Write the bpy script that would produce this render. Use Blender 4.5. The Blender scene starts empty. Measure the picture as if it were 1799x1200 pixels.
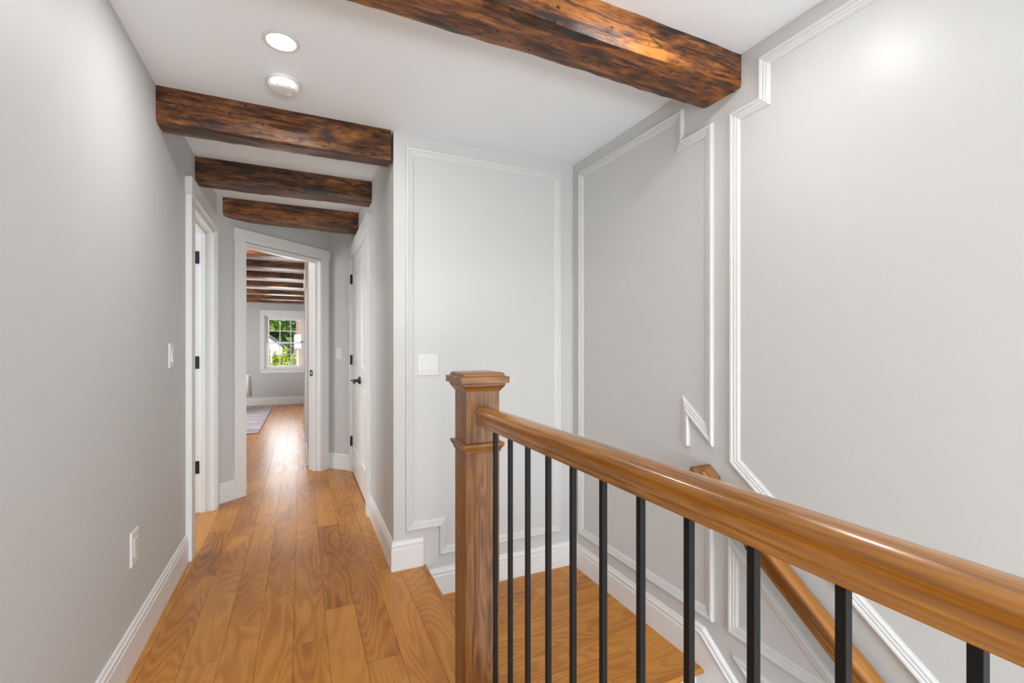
import bpy, bmesh, math, random
from mathutils import Vector, Matrix, noise
C = bpy.context.scene.collection
S = bpy.context.scene
PI = math.pi
rnd = random.Random(7)

# ------------------------------------------------------------------ camera, world, exposure
cam_d = bpy.data.cameras.new('camera'); cam = bpy.data.objects.new('camera', cam_d); C.objects.link(cam)
cam.location = (0, 0, 1.18); cam.rotation_euler = (PI/2, 0, math.radians(-24.8))
cam_d.sensor_width = 36; cam_d.sensor_fit = 'HORIZONTAL'; cam_d.lens = 803/1799*36
cam_d.shift_y = 9.5/1799; cam_d.clip_start = 0.02; cam_d.clip_end = 200
S.camera = cam
S.view_settings.view_transform = 'Standard'; S.view_settings.look = 'None'
S.view_settings.gamma = 1; S.view_settings.use_curve_mapping = False
S.view_settings.exposure = 0.56
w = bpy.data.worlds.new('world'); S.world = w; w.use_nodes = True
nt = w.node_tree; bgn = nt.nodes['Background']
sky = nt.nodes.new('ShaderNodeTexSky'); sky.sky_type = 'NISHITA'; sky.sun_disc = False
sky.sun_elevation = math.radians(48); sky.sun_rotation = math.radians(200); sky.air_density = 1.0; sky.dust_density = 2.0
nt.links.new(sky.outputs[0], bgn.inputs[0]); bgn.inputs[1].default_value = 0.35
sun_d = bpy.data.lights.new('sun', 'SUN'); sun = bpy.data.objects.new('sun', sun_d); C.objects.link(sun)
sun.rotation_euler = (math.radians(48), 0, math.radians(35)); sun_d.energy = 2.4; sun_d.angle = 0.01; sun_d.color = (1, .95, .86)

def area(name, loc, rot, sx, sy, power, col, parent=None):
    d = bpy.data.lights.new(name, 'AREA'); o = bpy.data.objects.new(name, d); C.objects.link(o)
    d.shape = 'RECTANGLE'; d.size = sx; d.size_y = sy; d.energy = power; d.color = col
    o.location = loc; o.rotation_euler = rot
    if parent: o.parent = parent
    return o
# daylight of the bedroom window; the other lamps are unseen added fill
area('fill_rear_opening', (0.40, -2.72, 1.25), (math.radians(95), 0, 0), 1.9, 1.9, 9, (.88, .95, 1))  # added soft fill from the made-up rear opening
area('fill_rear_upward', (0.40, -2.45, .45), (math.radians(122), 0, 0), 1.8, .7, 62, (.86, .95, 1))  # added lamp tilted upward to brighten the ceiling
area('fill_lower_stairwell', (1.1, -2.45, -1.6), (math.radians(130), 0, 0), .85, 1.6, 24, (.86, .94, 1))  # added lamp downstairs, lifts the ceiling above the stairs
area('daylight_bedroom_window', (-0.30, 10.62, 1.26), (-PI/2, 0, 0), 0.60, .93, 10, (.93, .97, 1))
area('fill_bedroom_side', (-2.95, 8.0, 1.3), (0, -PI/2, 0), 1.3, 1.6, 50, (.90, .96, 1))  # added lamp to brighten the bedroom; no window in this wall
area('fill_side_room', (-2.6, 3.4, 1.3), (0, -PI/2, 0), 1.2, 1.2, 30, (.90, .96, 1))  # added lamp, lights the far hall through the left doorway

# ------------------------------------------------------------------ materials
def mat(name):
    m = bpy.data.materials.new(name); m.use_nodes = True
    return m, m.node_tree, m.node_tree.nodes['Principled BSDF']
def N(t, kind, **k):
    n = t.nodes.new(kind)
    for a, b in k.items(): setattr(n, a, b)
    return n
def paint(name, col, rough=.5, bump=.02, scale=180, spec=.5, metal=0):
    m, t, p = mat(name)
    p.inputs['Roughness'].default_value = rough; p.inputs['Metallic'].default_value = metal
    p.inputs['Specular IOR Level'].default_value = spec
    tc = N(t, 'ShaderNodeTexCoord'); n = N(t, 'ShaderNodeTexNoise'); n.inputs['Scale'].default_value = scale
    n.inputs['Detail'].default_value = 2
    t.links.new(tc.outputs['Object'], n.inputs['Vector'])
    n2 = N(t, 'ShaderNodeTexNoise'); n2.inputs['Scale'].default_value = 2.5; t.links.new(tc.outputs['Object'], n2.inputs['Vector'])
    mx = N(t, 'ShaderNodeMix', data_type='RGBA')
    mx.inputs[6].default_value = tuple(c*.985 for c in col)+(1,); mx.inputs[7].default_value = tuple(min(1, c*1.015) for c in col)+(1,)
    t.links.new(n2.outputs[0], mx.inputs[0]); t.links.new(mx.outputs[2], p.inputs['Base Color'])
    if bump:
        b = N(t, 'ShaderNodeBump'); b.inputs['Strength'].default_value = bump; b.inputs['Distance'].default_value = .002
        t.links.new(n.outputs[0], b.inputs['Height']); t.links.new(b.outputs[0], p.inputs['Normal'])
    return m
def ramp(t, stops):
    r = N(t, 'ShaderNodeValToRGB'); e = r.color_ramp.elements
    e[0].position, e[0].color = stops[0][0], tuple(stops[0][1])+(1,)
    e[1].position, e[1].color = stops[-1][0], tuple(stops[-1][1])+(1,)
    for pos, c in stops[1:-1]:
        x = e.new(pos); x.color = tuple(c)+(1,)
    return r

M_wall = paint('greige_wall_paint', (.575, .58, .572), .55, .05)
M_panel = paint('satin_white_wall_paint', (.625, .625, .618), .37, .035, 120, spec=.35)
M_mould = paint('satin_white_moulding', (.675, .675, .667), .36, .01, 120)
M_trim = paint('semigloss_white_trim', (.80, .805, .80), .30, .01)
M_ceil = paint('flat_ceiling_paint', (.88, .915, .94), .8, .03)
M_plastic = paint('white_plastic', (.72, .715, .70), .35, 0)
M_black = paint('black_metal', (.012, .013, .014), .38, .03, 400)
M_blackbal = paint('black_satin_iron', (.006, .006, .006), .5, .05, 300, spec=.25)
M_dark = paint('dark_gap', (.03, .018, .01), .8, 0)
M_steel = paint('grey_metal', (.30, .30, .29), .35, 0, metal=.8)
M_fabric = paint('white_boucle_fabric', (.75, .74, .72), .95, .6, 220, spec=.1)
M_greyleg = paint('grey_chair_base', (.35, .35, .34), .6, 0)

def emis(name, col, st):
    m, t, p = mat(name)
    p.inputs['Base Color'].default_value = (.9, .9, .9, 1)
    p.inputs['Emission Color'].default_value = col+(1,); p.inputs['Emission Strength'].default_value = st
    return m
M_lens = emis('lit_lens', (1, .98, .95), 6)

def plank_mat(name, light, mid, dark, axis='Y', rough=.24):
    """oak boards; per-face attributes 'tone' (0..1) and 'off' (offset of the figure)"""
    m, t, p = mat(name)
    tc = N(t, 'ShaderNodeTexCoord'); at = N(t, 'ShaderNodeAttribute'); at.attribute_name = 'off'
    ton = N(t, 'ShaderNodeAttribute'); ton.attribute_name = 'tone'
    mp = N(t, 'ShaderNodeMapping'); p.inputs['Specular IOR Level'].default_value = .35
    t.links.new(tc.outputs['Object'], mp.inputs['Vector'])
    if axis == 'X': mp.inputs['Rotation'].default_value = (0, 0, PI/2)
    add = N(t, 'ShaderNodeVectorMath', operation='ADD'); t.links.new(mp.outputs[0], add.inputs[0])
    sc = N(t, 'ShaderNodeVectorMath', operation='MULTIPLY'); t.links.new(at.outputs['Vector'], sc.inputs[0]); sc.inputs[1].default_value = (1, 1, 1)
    t.links.new(sc.outputs[0], add.inputs[1])
    # cathedral figure: rings of a stretched noise
    v1 = N(t, 'ShaderNodeVectorMath', operation='MULTIPLY'); t.links.new(add.outputs[0], v1.inputs[0]); v1.inputs[1].default_value = (5, .8, 1)
    n1 = N(t, 'ShaderNodeTexNoise'); n1.inputs['Scale'].default_value = 1; n1.inputs['Detail'].default_value = 1.6; n1.inputs['Roughness'].default_value = .45
    t.links.new(v1.outputs[0], n1.inputs['Vector'])
    ml = N(t, 'ShaderNodeMath', operation='MULTIPLY'); ml.inputs[1].default_value = 170; t.links.new(n1.outputs[0], ml.inputs[0])
    sn = N(t, 'ShaderNodeMath', operation='SINE'); t.links.new(ml.outputs[0], sn.inputs[0])
    # fine pores
    v2 = N(t, 'ShaderNodeVectorMath', operation='MULTIPLY'); t.links.new(add.outputs[0], v2.inputs[0]); v2.inputs[1].default_value = (110, 3.2, 1)
    n2 = N(t, 'ShaderNodeTexNoise'); n2.inputs['Scale'].default_value = 1; n2.inputs['Detail'].default_value = 3
    t.links.new(v2.outputs[0], n2.inputs['Vector'])
    # broad variation
    v3 = N(t, 'ShaderNodeVectorMath', operation='MULTIPLY'); t.links.new(add.outputs[0], v3.inputs[0]); v3.inputs[1].default_value = (9, 1.6, 1)
    n3 = N(t, 'ShaderNodeTexNoise'); n3.inputs['Scale'].default_value = 1; n3.inputs['Detail'].default_value = 3
    t.links.new(v3.outputs[0], n3.inputs['Vector'])
    a = N(t, 'ShaderNodeMath', operation='MULTIPLY_ADD'); t.links.new(sn.outputs[0], a.inputs[0]); a.inputs[1].default_value = .17; a.inputs[2].default_value = -.38
    b = N(t, 'ShaderNodeMath', operation='MULTIPLY_ADD'); t.links.new(n2.outputs[0], b.inputs[0]); b.inputs[1].default_value = .24; t.links.new(a.outputs[0], b.inputs[2])
    c = N(t, 'ShaderNodeMath', operation='MULTIPLY_ADD'); t.links.new(n3.outputs[0], c.inputs[0]); c.inputs[1].default_value = .95; t.links.new(b.outputs[0], c.inputs[2])
    d = N(t, 'ShaderNodeMath', operation='ADD'); t.links.new(c.outputs[0], d.inputs[0]); tm = N(t, 'ShaderNodeMath', operation='MULTIPLY'); tm.inputs[1].default_value = 1.35; t.links.new(ton.outputs['Fac'], tm.inputs[0]); t.links.new(tm.outputs[0], d.inputs[1])
    r = ramp(t, [(0.05, light), (.5, mid), (1.0, dark)])
    t.links.new(d.outputs[0], r.inputs[0]); t.links.new(r.outputs[0], p.inputs['Base Color'])
    p.inputs['Roughness'].default_value = rough
    rr = N(t, 'ShaderNodeMath', operation='MULTIPLY_ADD'); t.links.new(n2.outputs[0], rr.inputs[0]); rr.inputs[1].default_value = .16; rr.inputs[2].default_value = rough-.06
    t.links.new(rr.outputs[0], p.inputs['Roughness'])
    bp = N(t, 'ShaderNodeBump'); bp.inputs['Strength'].default_value = .12; bp.inputs['Distance'].default_value = .001
    t.links.new(n2.outputs[0], bp.inputs['Height']); t.links.new(bp.outputs[0], p.inputs['Normal'])
    return m
M_floor = plank_mat('oak_floor_boards', (.58, .245, .042), (.42, .148, .020), (.17, .048, .007), 'Y', .27)
M_floorX = plank_mat('oak_landing_boards', (.58, .245, .042), (.42, .148, .020), (.17, .048, .007), 'X', .30)

def oak(name, axis, light, mid, dark, rough=.3, rings=26, coat=0, rotx=0, ring_amp=.14):
    """turned / milled oak; grain runs along the given object axis"""
    m, t, p = mat(name)
    tc = N(t, 'ShaderNodeTexCoord')
    s = {'X': (1.2, 14, 14), 'Y': (14, 1.2, 14), 'Z': (14, 14, 1.2)}[axis]
    f = {'X': (6, 190, 190), 'Y': (190, 6, 190), 'Z': (190, 190, 6)}[axis]
    mp = N(t, 'ShaderNodeMapping'); mp.inputs['Rotation'].default_value = (rotx, 0, 0); t.links.new(tc.outputs['Object'], mp.inputs['Vector'])
    v1 = N(t, 'ShaderNodeVectorMath', operation='MULTIPLY'); t.links.new(mp.outputs[0], v1.inputs[0]); v1.inputs[1].default_value = s
    n1 = N(t, 'ShaderNodeTexNoise'); n1.inputs['Scale'].default_value = 1; n1.inputs['Detail'].default_value = 2; t.links.new(v1.outputs[0], n1.inputs['Vector'])
    ml = N(t, 'ShaderNodeMath', operation='MULTIPLY'); ml.inputs[1].default_value = rings*2.4; t.links.new(n1.outputs[0], ml.inputs[0])
    sn = N(t, 'ShaderNodeMath', operation='SINE'); t.links.new(ml.outputs[0], sn.inputs[0])
    v2 = N(t, 'ShaderNodeVectorMath', operation='MULTIPLY'); t.links.new(mp.outputs[0], v2.inputs[0]); v2.inputs[1].default_value = f
    n2 = N(t, 'ShaderNodeTexNoise'); n2.inputs['Scale'].default_value = 1; n2.inputs['Detail'].default_value = 3; t.links.new(v2.outputs[0], n2.inputs['Vector'])
    a = N(t, 'ShaderNodeMath', operation='MULTIPLY_ADD'); t.links.new(sn.outputs[0], a.inputs[0]); a.inputs[1].default_value = ring_amp; a.inputs[2].default_value = -.38
    b = N(t, 'ShaderNodeMath', operation='MULTIPLY_ADD'); t.links.new(n2.outputs[0], b.inputs[0]); b.inputs[1].default_value = .8; t.links.new(a.outputs[0], b.inputs[2])
    c = N(t, 'ShaderNodeMath', operation='MULTIPLY_ADD'); t.links.new(n1.outputs[0], c.inputs[0]); c.inputs[1].default_value = .95; t.links.new(b.outputs[0], c.inputs[2])
    r = ramp(t, [(0.15, light), (.5, mid), (.9, dark)])
    t.links.new(c.outputs[0], r.inputs[0]); t.links.new(r.outputs[0], p.inputs['Base Color'])
    p.inputs['Roughness'].default_value = rough
    if coat: p.inputs['Coat Weight'].default_value = coat; p.inputs['Coat Roughness'].default_value = .12
    bp = N(t, 'ShaderNodeBump'); bp.inputs['Strength'].default_value = .15; bp.inputs['Distance'].default_value = .001
    t.links.new(n2.outputs[0], bp.inputs['Height']); t.links.new(bp.outputs[0], p.inputs['Normal'])
    return m
OL, OM, OD = (.50, .22, .042), (.35, .135, .018), (.12, .038, .005)
M_railY = oak('oak_handrail', 'Y', OL, OM, OD, .26, 34, .5, ring_amp=.07)
M_newel = oak('oak_newel', 'Z', (.31, .138, .036), (.195, .074, .016), (.065, .020, .005), .36, 44, .15)
M_newelcap = oak('oak_newel_cap', 'X', (.34, .150, .038), (.215, .082, .018), (.08, .024, .006), .36, 18, .15)
M_tread = M_floorX

def beam_mat(name, seed, dk=1.0, cracks=()):
    m, t, p = mat(name)
    tc = N(t, 'ShaderNodeTexCoord')
    off = N(t, 'ShaderNodeVectorMath', operation='ADD'); t.links.new(tc.outputs['Object'], off.inputs[0]); off.inputs[1].default_value = (seed*3.7, seed*1.3, seed*2.1)
    def nz(scale, detail=4, dist=0, rough=.55):
        v = N(t, 'ShaderNodeVectorMath', operation='MULTIPLY'); t.links.new(off.outputs[0], v.inputs[0]); v.inputs[1].default_value = scale
        n = N(t, 'ShaderNodeTexNoise'); n.inputs['Scale'].default_value = 1; n.inputs['Detail'].default_value = detail
        n.inputs['Distortion'].default_value = dist; n.inputs['Roughness'].default_value = rough
        t.links.new(v.outputs[0], n.inputs['Vector']); return n
    blot = nz((3.2, 15, 15), 6, .7, .62)
    grain = nz((4, 75, 75), 6, .25, .68)
    mid = nz((14, 46, 46), 5, .8, .65)
    fig = nz((2.2, 16, 16), 2, 1.2)
    ml = N(t, 'ShaderNodeMath', operation='MULTIPLY'); ml.inputs[1].default_value = 38; t.links.new(fig.outputs[0], ml.inputs[0])
    sn = N(t, 'ShaderNodeMath', operation='SINE'); t.links.new(ml.outputs[0], sn.inputs[0])
    a = N(t, 'ShaderNodeMath', operation='MULTIPLY_ADD'); t.links.new(blot.outputs[0], a.inputs[0]); a.inputs[1].default_value = 1.9; a.inputs[2].default_value = -1.46
    b = N(t, 'ShaderNodeMath', operation='MULTIPLY_ADD'); t.links.new(grain.outputs[0], b.inputs[0]); b.inputs[1].default_value = .85; md = N(t, 'ShaderNodeMath', operation='MULTIPLY_ADD'); t.links.new(mid.outputs[0], md.inputs[0]); md.inputs[1].default_value = 1.15; t.links.new(a.outputs[0], md.inputs[2]); t.links.new(md.outputs[0], b.inputs[2])
    c = N(t, 'ShaderNodeMath', operation='MULTIPLY_ADD'); t.links.new(sn.outputs[0], c.inputs[0]); c.inputs[1].default_value = .07; t.links.new(b.outputs[0], c.inputs[2])
    r = ramp(t, [(.12, (.012*dk, .006*dk, .004*dk)), (.34, (.060*dk, .020*dk, .006*dk)), (.56, (.155*dk, .050*dk, .011*dk)), (.95, (.37*dk, .138*dk, .028*dk))])
    t.links.new(c.outputs[0], r.inputs[0])
    # knots: dark cores of a stretched voronoi
    v = N(t, 'ShaderNodeVectorMath', operation='MULTIPLY'); t.links.new(off.outputs[0], v.inputs[0]); v.inputs[1].default_value = (3.0, 8, 8)
    vo = N(t, 'ShaderNodeTexVoronoi'); vo.inputs['Scale'].default_value = 1; t.links.new(v.outputs[0], vo.inputs['Vector'])
    kr = ramp(t, [(.05, (0.05, .05, .05)), (.13, (1, 1, 1))]); t.links.new(vo.outputs['Distance'], kr.inputs[0])
    # long drying cracks
    v4 = N(t, 'ShaderNodeVectorMath', operation='MULTIPLY'); t.links.new(off.outputs[0], v4.inputs[0]); v4.inputs[1].default_value = (.9, 9, 9)
    n4 = N(t, 'ShaderNodeTexNoise'); n4.inputs['Scale'].default_value = 1; n4.inputs['Detail'].default_value = 1; t.links.new(v4.outputs[0], n4.inputs['Vector'])
    sb = N(t, 'ShaderNodeMath', operation='SUBTRACT'); t.links.new(n4.outputs[0], sb.inputs[0]); sb.inputs[1].default_value = .5
    ab = N(t, 'ShaderNodeMath', operation='ABSOLUTE'); t.links.new(sb.outputs[0], ab.inputs[0])
    cr = ramp(t, [(.0, (.08, .07, .06)), (.008, (1, 1, 1))]); t.links.new(ab.outputs[0], cr.inputs[0])
    m1 = N(t, 'ShaderNodeMix', data_type='RGBA', blend_type='MULTIPLY'); m1.inputs[0].default_value = .85
    t.links.new(r.outputs[0], m1.inputs[6]); t.links.new(kr.outputs[0], m1.inputs[7])
    m2 = N(t, 'ShaderNodeMix', data_type='RGBA', blend_type='MULTIPLY'); m2.inputs[0].default_value = .9
    t.links.new(m1.outputs[2], m2.inputs[6]); t.links.new(cr.outputs[0], m2.inputs[7])
    last = m2.outputs[2]
    # worm and nail holes
    vh = N(t, 'ShaderNodeTexVoronoi'); vh.inputs['Scale'].default_value = 15; t.links.new(off.outputs[0], vh.inputs['Vector'])
    hr_ = ramp(t, [(.075, (.04, .03, .02)), (.12, (1, 1, 1))]); t.links.new(vh.outputs['Distance'], hr_.inputs[0])
    mh = N(t, 'ShaderNodeMix', data_type='RGBA', blend_type='MULTIPLY'); mh.inputs[0].default_value = .9
    t.links.new(last, mh.inputs[6]); t.links.new(hr_.outputs[0], mh.inputs[7]); last = mh.outputs[2]
    # drying splits that run along the beam: (height at x=0, slope, x from, x to, half width)
    sx = N(t, 'ShaderNodeSeparateXYZ'); t.links.new(tc.outputs['Object'], sx.inputs[0])
    wob = nz((2.2, .01, .01), 3)
    for (z0_, sl_, xa, xb, hw) in cracks:
        m_a = N(t, 'ShaderNodeMath', operation='MULTIPLY_ADD'); t.links.new(sx.outputs[0], m_a.inputs[0]); m_a.inputs[1].default_value = sl_; m_a.inputs[2].default_value = z0_-.015
        m_b = N(t, 'ShaderNodeMath', operation='MULTIPLY_ADD'); t.links.new(wob.outputs[0], m_b.inputs[0]); m_b.inputs[1].default_value = .03; t.links.new(m_a.outputs[0], m_b.inputs[2])
        m_c = N(t, 'ShaderNodeMath', operation='SUBTRACT'); t.links.new(sx.outputs[2], m_c.inputs[0]); t.links.new(m_b.outputs[0], m_c.inputs[1])
        m_d = N(t, 'ShaderNodeMath', operation='ABSOLUTE'); t.links.new(m_c.outputs[0], m_d.inputs[0])
        m_e = N(t, 'ShaderNodeMath', operation='LESS_THAN'); t.links.new(m_d.outputs[0], m_e.inputs[0]); m_e.inputs[1].default_value = hw
        g1 = N(t, 'ShaderNodeMath', operation='GREATER_THAN'); t.links.new(sx.outputs[0], g1.inputs[0]); g1.inputs[1].default_value = xa
        g2 = N(t, 'ShaderNodeMath', operation='LESS_THAN'); t.links.new(sx.outputs[0], g2.inputs[0]); g2.inputs[1].default_value = xb
        q1 = N(t, 'ShaderNodeMath', operation='MULTIPLY'); t.links.new(g1.outputs[0], q1.inputs[0]); t.links.new(g2.outputs[0], q1.inputs[1])
        q2 = N(t, 'ShaderNodeMath', operation='MULTIPLY'); t.links.new(q1.outputs[0], q2.inputs[0]); t.links.new(m_e.outputs[0], q2.inputs[1])
        mm = N(t, 'ShaderNodeMix', data_type='RGBA'); t.links.new(q2.outputs[0], mm.inputs[0]); t.links.new(last, mm.inputs[6]); mm.inputs[7].default_value = (.006, .003, .002, 1)
        last = mm.outputs[2]
    t.links.new(last, p.inputs['Base Color'])
    p.inputs['Roughness'].default_value = .37; p.inputs['Specular IOR Level'].default_value = .42
    bp = N(t, 'ShaderNodeBump'); bp.inputs['Strength'].default_value = .45; bp.inputs['Distance'].default_value = .004
    t.links.new(c.outputs[0], bp.inputs['Height']); t.links.new(bp.outputs[0], p.inputs['Normal'])
    return m

# ------------------------------------------------------------------ mesh helpers
def box(bm, x0, x1, y0, y1, z0, z1, M=None):
    vs = [bm.verts.new((x, y, z)) for x in (x0, x1) for y in (y0, y1) for z in (z0, z1)]
    if M is not None:
        for v in vs: v.co = M @ v.co
    for f in ((0, 1, 3, 2), (4, 6, 7, 5), (0, 4, 5, 1), (2, 3, 7, 6), (0, 2, 6, 4), (1, 5, 7, 3)):
        bm.faces.new([vs[i] for i in f])
    return vs
def prism(bm, pts, d0, d1, frame):
    """2D outline pts extruded from depth d0 to d1; frame(a,b,d)->xyz"""
    A = [bm.verts.new(frame(a, b, d0)) for a, b in pts]; B = [bm.verts.new(frame(a, b, d1)) for a, b in pts]
    bm.faces.new(A); bm.faces.new(B[::-1]); n = len(pts)
    for i in range(n): bm.faces.new([A[i], A[(i+1) % n], B[(i+1) % n], B[i]])
def obj(name, bm, m, parent=None, bevel=0, smooth=False, seg=2):
    bmesh.ops.recalc_face_normals(bm, faces=bm.faces)
    me = bpy.data.meshes.new(name); bm.to_mesh(me); bm.free()
    o = bpy.data.objects.new(name, me); C.objects.link(o)
    if m: me.materials.append(m)
    if parent:
        o.parent = parent
        o.matrix_parent_inverse = (Matrix.Translation(parent.location) @ parent.rotation_euler.to_matrix().to_4x4()).inverted()
        if parent.parent:
            o.matrix_parent_inverse = o.matrix_parent_inverse
    if smooth:
        for p in me.polygons: p.use_smooth = True
    if bevel:
        b = o.modifiers.new('bevel', 'BEVEL'); b.width = bevel; b.segments = seg; b.limit_method = 'ANGLE'; b.angle_limit = math.radians(30)
        b.harden_normals = False
    return o
def nb(): return bmesh.new()
def struct(name, bm, m, parent=None, **k):
    o = obj(name, bm, m, parent, **k)
    if not parent: o['kind'] = 'structure'
    return o
def thing(name, label, cat, loc=(0, 0, 0), group=None, kind=None):
    o = bpy.data.objects.new(name, None); C.objects.link(o); o.location = loc; o.empty_display_size = .05
    if kind: o['kind'] = kind
    if label: o['label'] = label
    if cat: o['category'] = cat
    if group: o['group'] = group
    return o
def tag(o, label, cat, group=None):
    o['label'] = label; o['category'] = cat
    if group: o['group'] = group
    return o
def sweep2d(bm, path, prof, frame, closed=False):
    """path: 2D points (interior on the left). prof: (offset to the left, height). mitred corners."""
    n = len(path); P = [Vector(p) for p in path]; rings = []
    for i in range(n):
        if closed or 0 < i < n-1:
            a, b, c = P[(i-1) % n], P[i], P[(i+1) % n]
            d1 = (b-a).normalized(); d2 = (c-b).normalized()
            n1 = Vector((-d1.y, d1.x)); n2 = Vector((-d2.y, d2.x)); mt = (n1+n2); mt = mt/ mt.dot(n1)
        else:
            d1 = (P[1]-P[0] if i == 0 else P[-1]-P[-2]).normalized(); mt = Vector((-d1.y, d1.x)); b = P[i]
        rings.append([bm.verts.new(frame(b.x+mt.x*o, b.y+mt.y*o, h)) for o, h in prof])
    m = len(prof)
    for i in range(n if closed else n-1):
        A, B = rings[i], rings[(i+1) % n]
        for j in range(m):
            bm.faces.new([A[j], A[(j+1) % m], B[(j+1) % m], B[j]])
    if not closed: bm.faces.new(rings[0]); bm.faces.new(rings[-1][::-1])
def lathe(bm, prof, M, seg=32):
    """prof: list of (r,z); closed at ends if r==0"""
    rings = []
    for r, z in prof:
        if r == 0: rings.append([bm.verts.new(M @ Vector((0, 0, z)))])
        else: rings.append([bm.verts.new(M @ Vector((r*math.cos(2*PI*k/seg), r*math.sin(2*PI*k/seg), z))) for k in range(seg)])
    for A, B in zip(rings, rings[1:]):
        for k in range(seg):
            l = (k+1) % seg
            if len(A) == 1 and len(B) == 1: continue
            if len(A) == 1: bm.faces.new([A[0], B[k], B[l]])
            elif len(B) == 1: bm.faces.new([A[k], A[l], B[0]])
            else: bm.faces.new([A[k], A[l], B[l], B[k]])
def tube(bm, pts, r, seg=12, taper=None):
    pts = [Vector(p) for p in pts]; rings = []
    for i, p in enumerate(pts):
        d = (pts[min(i+1, len(pts)-1)]-pts[max(i-1, 0)]).normalized()
        u = d.cross(Vector((0, 0, 1)));
        if u.length < .1: u = d.cross(Vector((0, 1, 0)))
        u.normalize(); v = d.cross(u); rr = r if taper is None else r*taper[i]
        rings.append([bm.verts.new(p+u*rr*math.cos(2*PI*k/seg)+v*rr*math.sin(2*PI*k/seg)) for k in range(seg)])
    for A, B in zip(rings, rings[1:]):
        for k in range(seg): bm.faces.new([A[k], A[(k+1) % seg], B[(k+1) % seg], B[k]])
    bm.faces.new(rings[0]); bm.faces.new(rings[-1][::-1])

# ------------------------------------------------------------------ dimensions
CZ = 2.318; XL = -.572; XH = .444; XR = 1.556; YP = 2.450; LZ = -.18
REAR = -2.6; BOT = -2.75
# the 45-ish degree wall with the bedroom doorway
ang = math.radians(42.5); D = Vector((math.cos(ang), math.sin(ang))); Nn = Vector((-D.y, D.x))
Q0 = Vector((-.46, 4.116))+Nn*.016          # wall face, s = 0
def dg(s, back, z): p = Q0+D*s+Nn*back; return (p.x, p.y, z)      # back > 0: into the bedroom side
def fL(a, b, h): return (XL+h, a, b)          # left wall: a = y
def fR(a, b, h): return (XR-h, -a, b)         # right wall: a = -y
def fP(a, b, h): return (a, YP-h, b)          # panel wall: a = x
def fH(a, b, h): return (XH-h, a, b)          # hall's right wall: a = y

# ------------------------------------------------------------------ floor
def plank_mesh(bm_list, name, m, axis, z, rects, thick=.012):
    """rects: (x0,x1,y0,y1,tone)"""
    bm = nb(); tl = bm.faces.layers.float.new('tone'); ol = bm.faces.layers.float_vector.new('off')
    for (x0, x1, y0, y1, tone) in rects:
        g = .0006; a, b, c, d = x0+g, x1-g, y0+g, y1-g
        vs = [bm.verts.new(v) for v in ((a, c, z), (b, c, z), (b, d, z), (a, d, z))]
        lo = [bm.verts.new(v) for v in ((a, c, z-thick), (b, c, z-thick), (b, d, z-thick), (a, d, z-thick))]
        fs = [bm.faces.new(vs)]
        for i in range(4): fs.append(bm.faces.new([vs[i], lo[i], lo[(i+1) % 4], vs[(i+1) % 4]]))
        o = Vector((rnd.uniform(-40, 40), rnd.uniform(-40, 40), rnd.uniform(-9, 9)))
        for f in fs: f[tl] = tone; f[ol] = o
    me = bpy.data.meshes.new(name); bm.to_mesh(me); bm.free()
    o = bpy.data.objects.new(name, me); C.objects.link(o); me.materials.append(m)
    return o
W_ = .1256; X0 = -.0273
known = {-4: [(2.79, 0), (3.444, .26)], -3: [(2.026, 0), (3.292, .0), (3.876, .22)], -2: [(2.231, 0), (2.751, .08), (3.629, .0)],
         -1: [(2.416, .02), (3.802, .08)], 0: [(1.998, .04), (3.09, .12)], 1: [(2.21, 0.), (3.25, .2)],
         2: [(1.774, .02), (2.718, .1)], 3: [(2.485, -.02)]}
rects = []
edge = .615
for k in range(-5, 5):
    x0 = X0+W_*k; x1 = x0+W_
    if k == 4: x1 = edge
    if k >= 5: continue
    js = known.get(k, []); y = -2.6; ys = []
    first = js[0][0] if js else 5
    y = first
    lst = []
    cur = REAR
    # boards nearer than the first known joint
    back = first
    tmp = []
    while back > REAR:
        ln = rnd.uniform(.8, 1.5); lo = max(REAR, back-ln); tmp.append((lo, back, rnd.uniform(-.07, .07))); back = lo
    lst += tmp
    prev = first
    for j, tn in js[1:]: lst.append((prev, j, tn+rnd.uniform(-.03, .03))); prev = j
    while prev < 10.6:
        ln = rnd.uniform(.7, 1.4); hi = min(10.6, prev+ln); lst.append((prev, hi, rnd.uniform(-.12, .10))); prev = hi
    for lo, hi, tn in lst:
        if k == 4 and hi > YP: hi = YP
        if k == 4 and lo >= YP: continue
        if k == 3 and lo > YP: tn = tn
        rects.append((x0, x1, lo, hi, tn))
# boards behind the walls: bedroom to the left and right
for k in list(range(-24, -5))+list(range(4, 16)):
    x0 = X0+W_*k; prev = 3.0 if k < 0 else 5.0
    while prev < 10.6:
        ln = rnd.uniform(.7, 1.4); hi = min(10.6, prev+ln); rects.append((x0, x0+W_, prev, hi, rnd.uniform(-.12, .10))); prev = hi
fl = plank_mesh(None, 'floor', M_floor, 'Y', 0, rects); fl['kind'] = 'structure'
bm = nb(); box(bm, -3.1, edge-.02, REAR, YP, -.20, -.004); box(bm, -3.1, XH+1.5, YP+.12, 10.7, -.20, -.004)
struct('floor_base', bm, M_dark)
# nosing at the top step down to the landing
bm = nb()
pr = [(0, 0), (.030, 0)]; nose = [(.585, -.028), (.609, -.028), (.6165, -.022), (.6195, -.014), (.6165, -.006), (.609, .0004), (.585, .0004)]
prism(bm, nose, REAR, YP, lambda a, b, d: (a, d, b))
o = struct('trim_1', bm, oak('oak_nosing', 'Y', (.55, .23, .04), (.40, .14, .019), (.17, .048, .007), .3), smooth=False, bevel=0)
bm = nb(); box(bm, .575, .60, REAR, YP, -.20, -.02); struct('trim_2', bm, M_trim)

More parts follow.
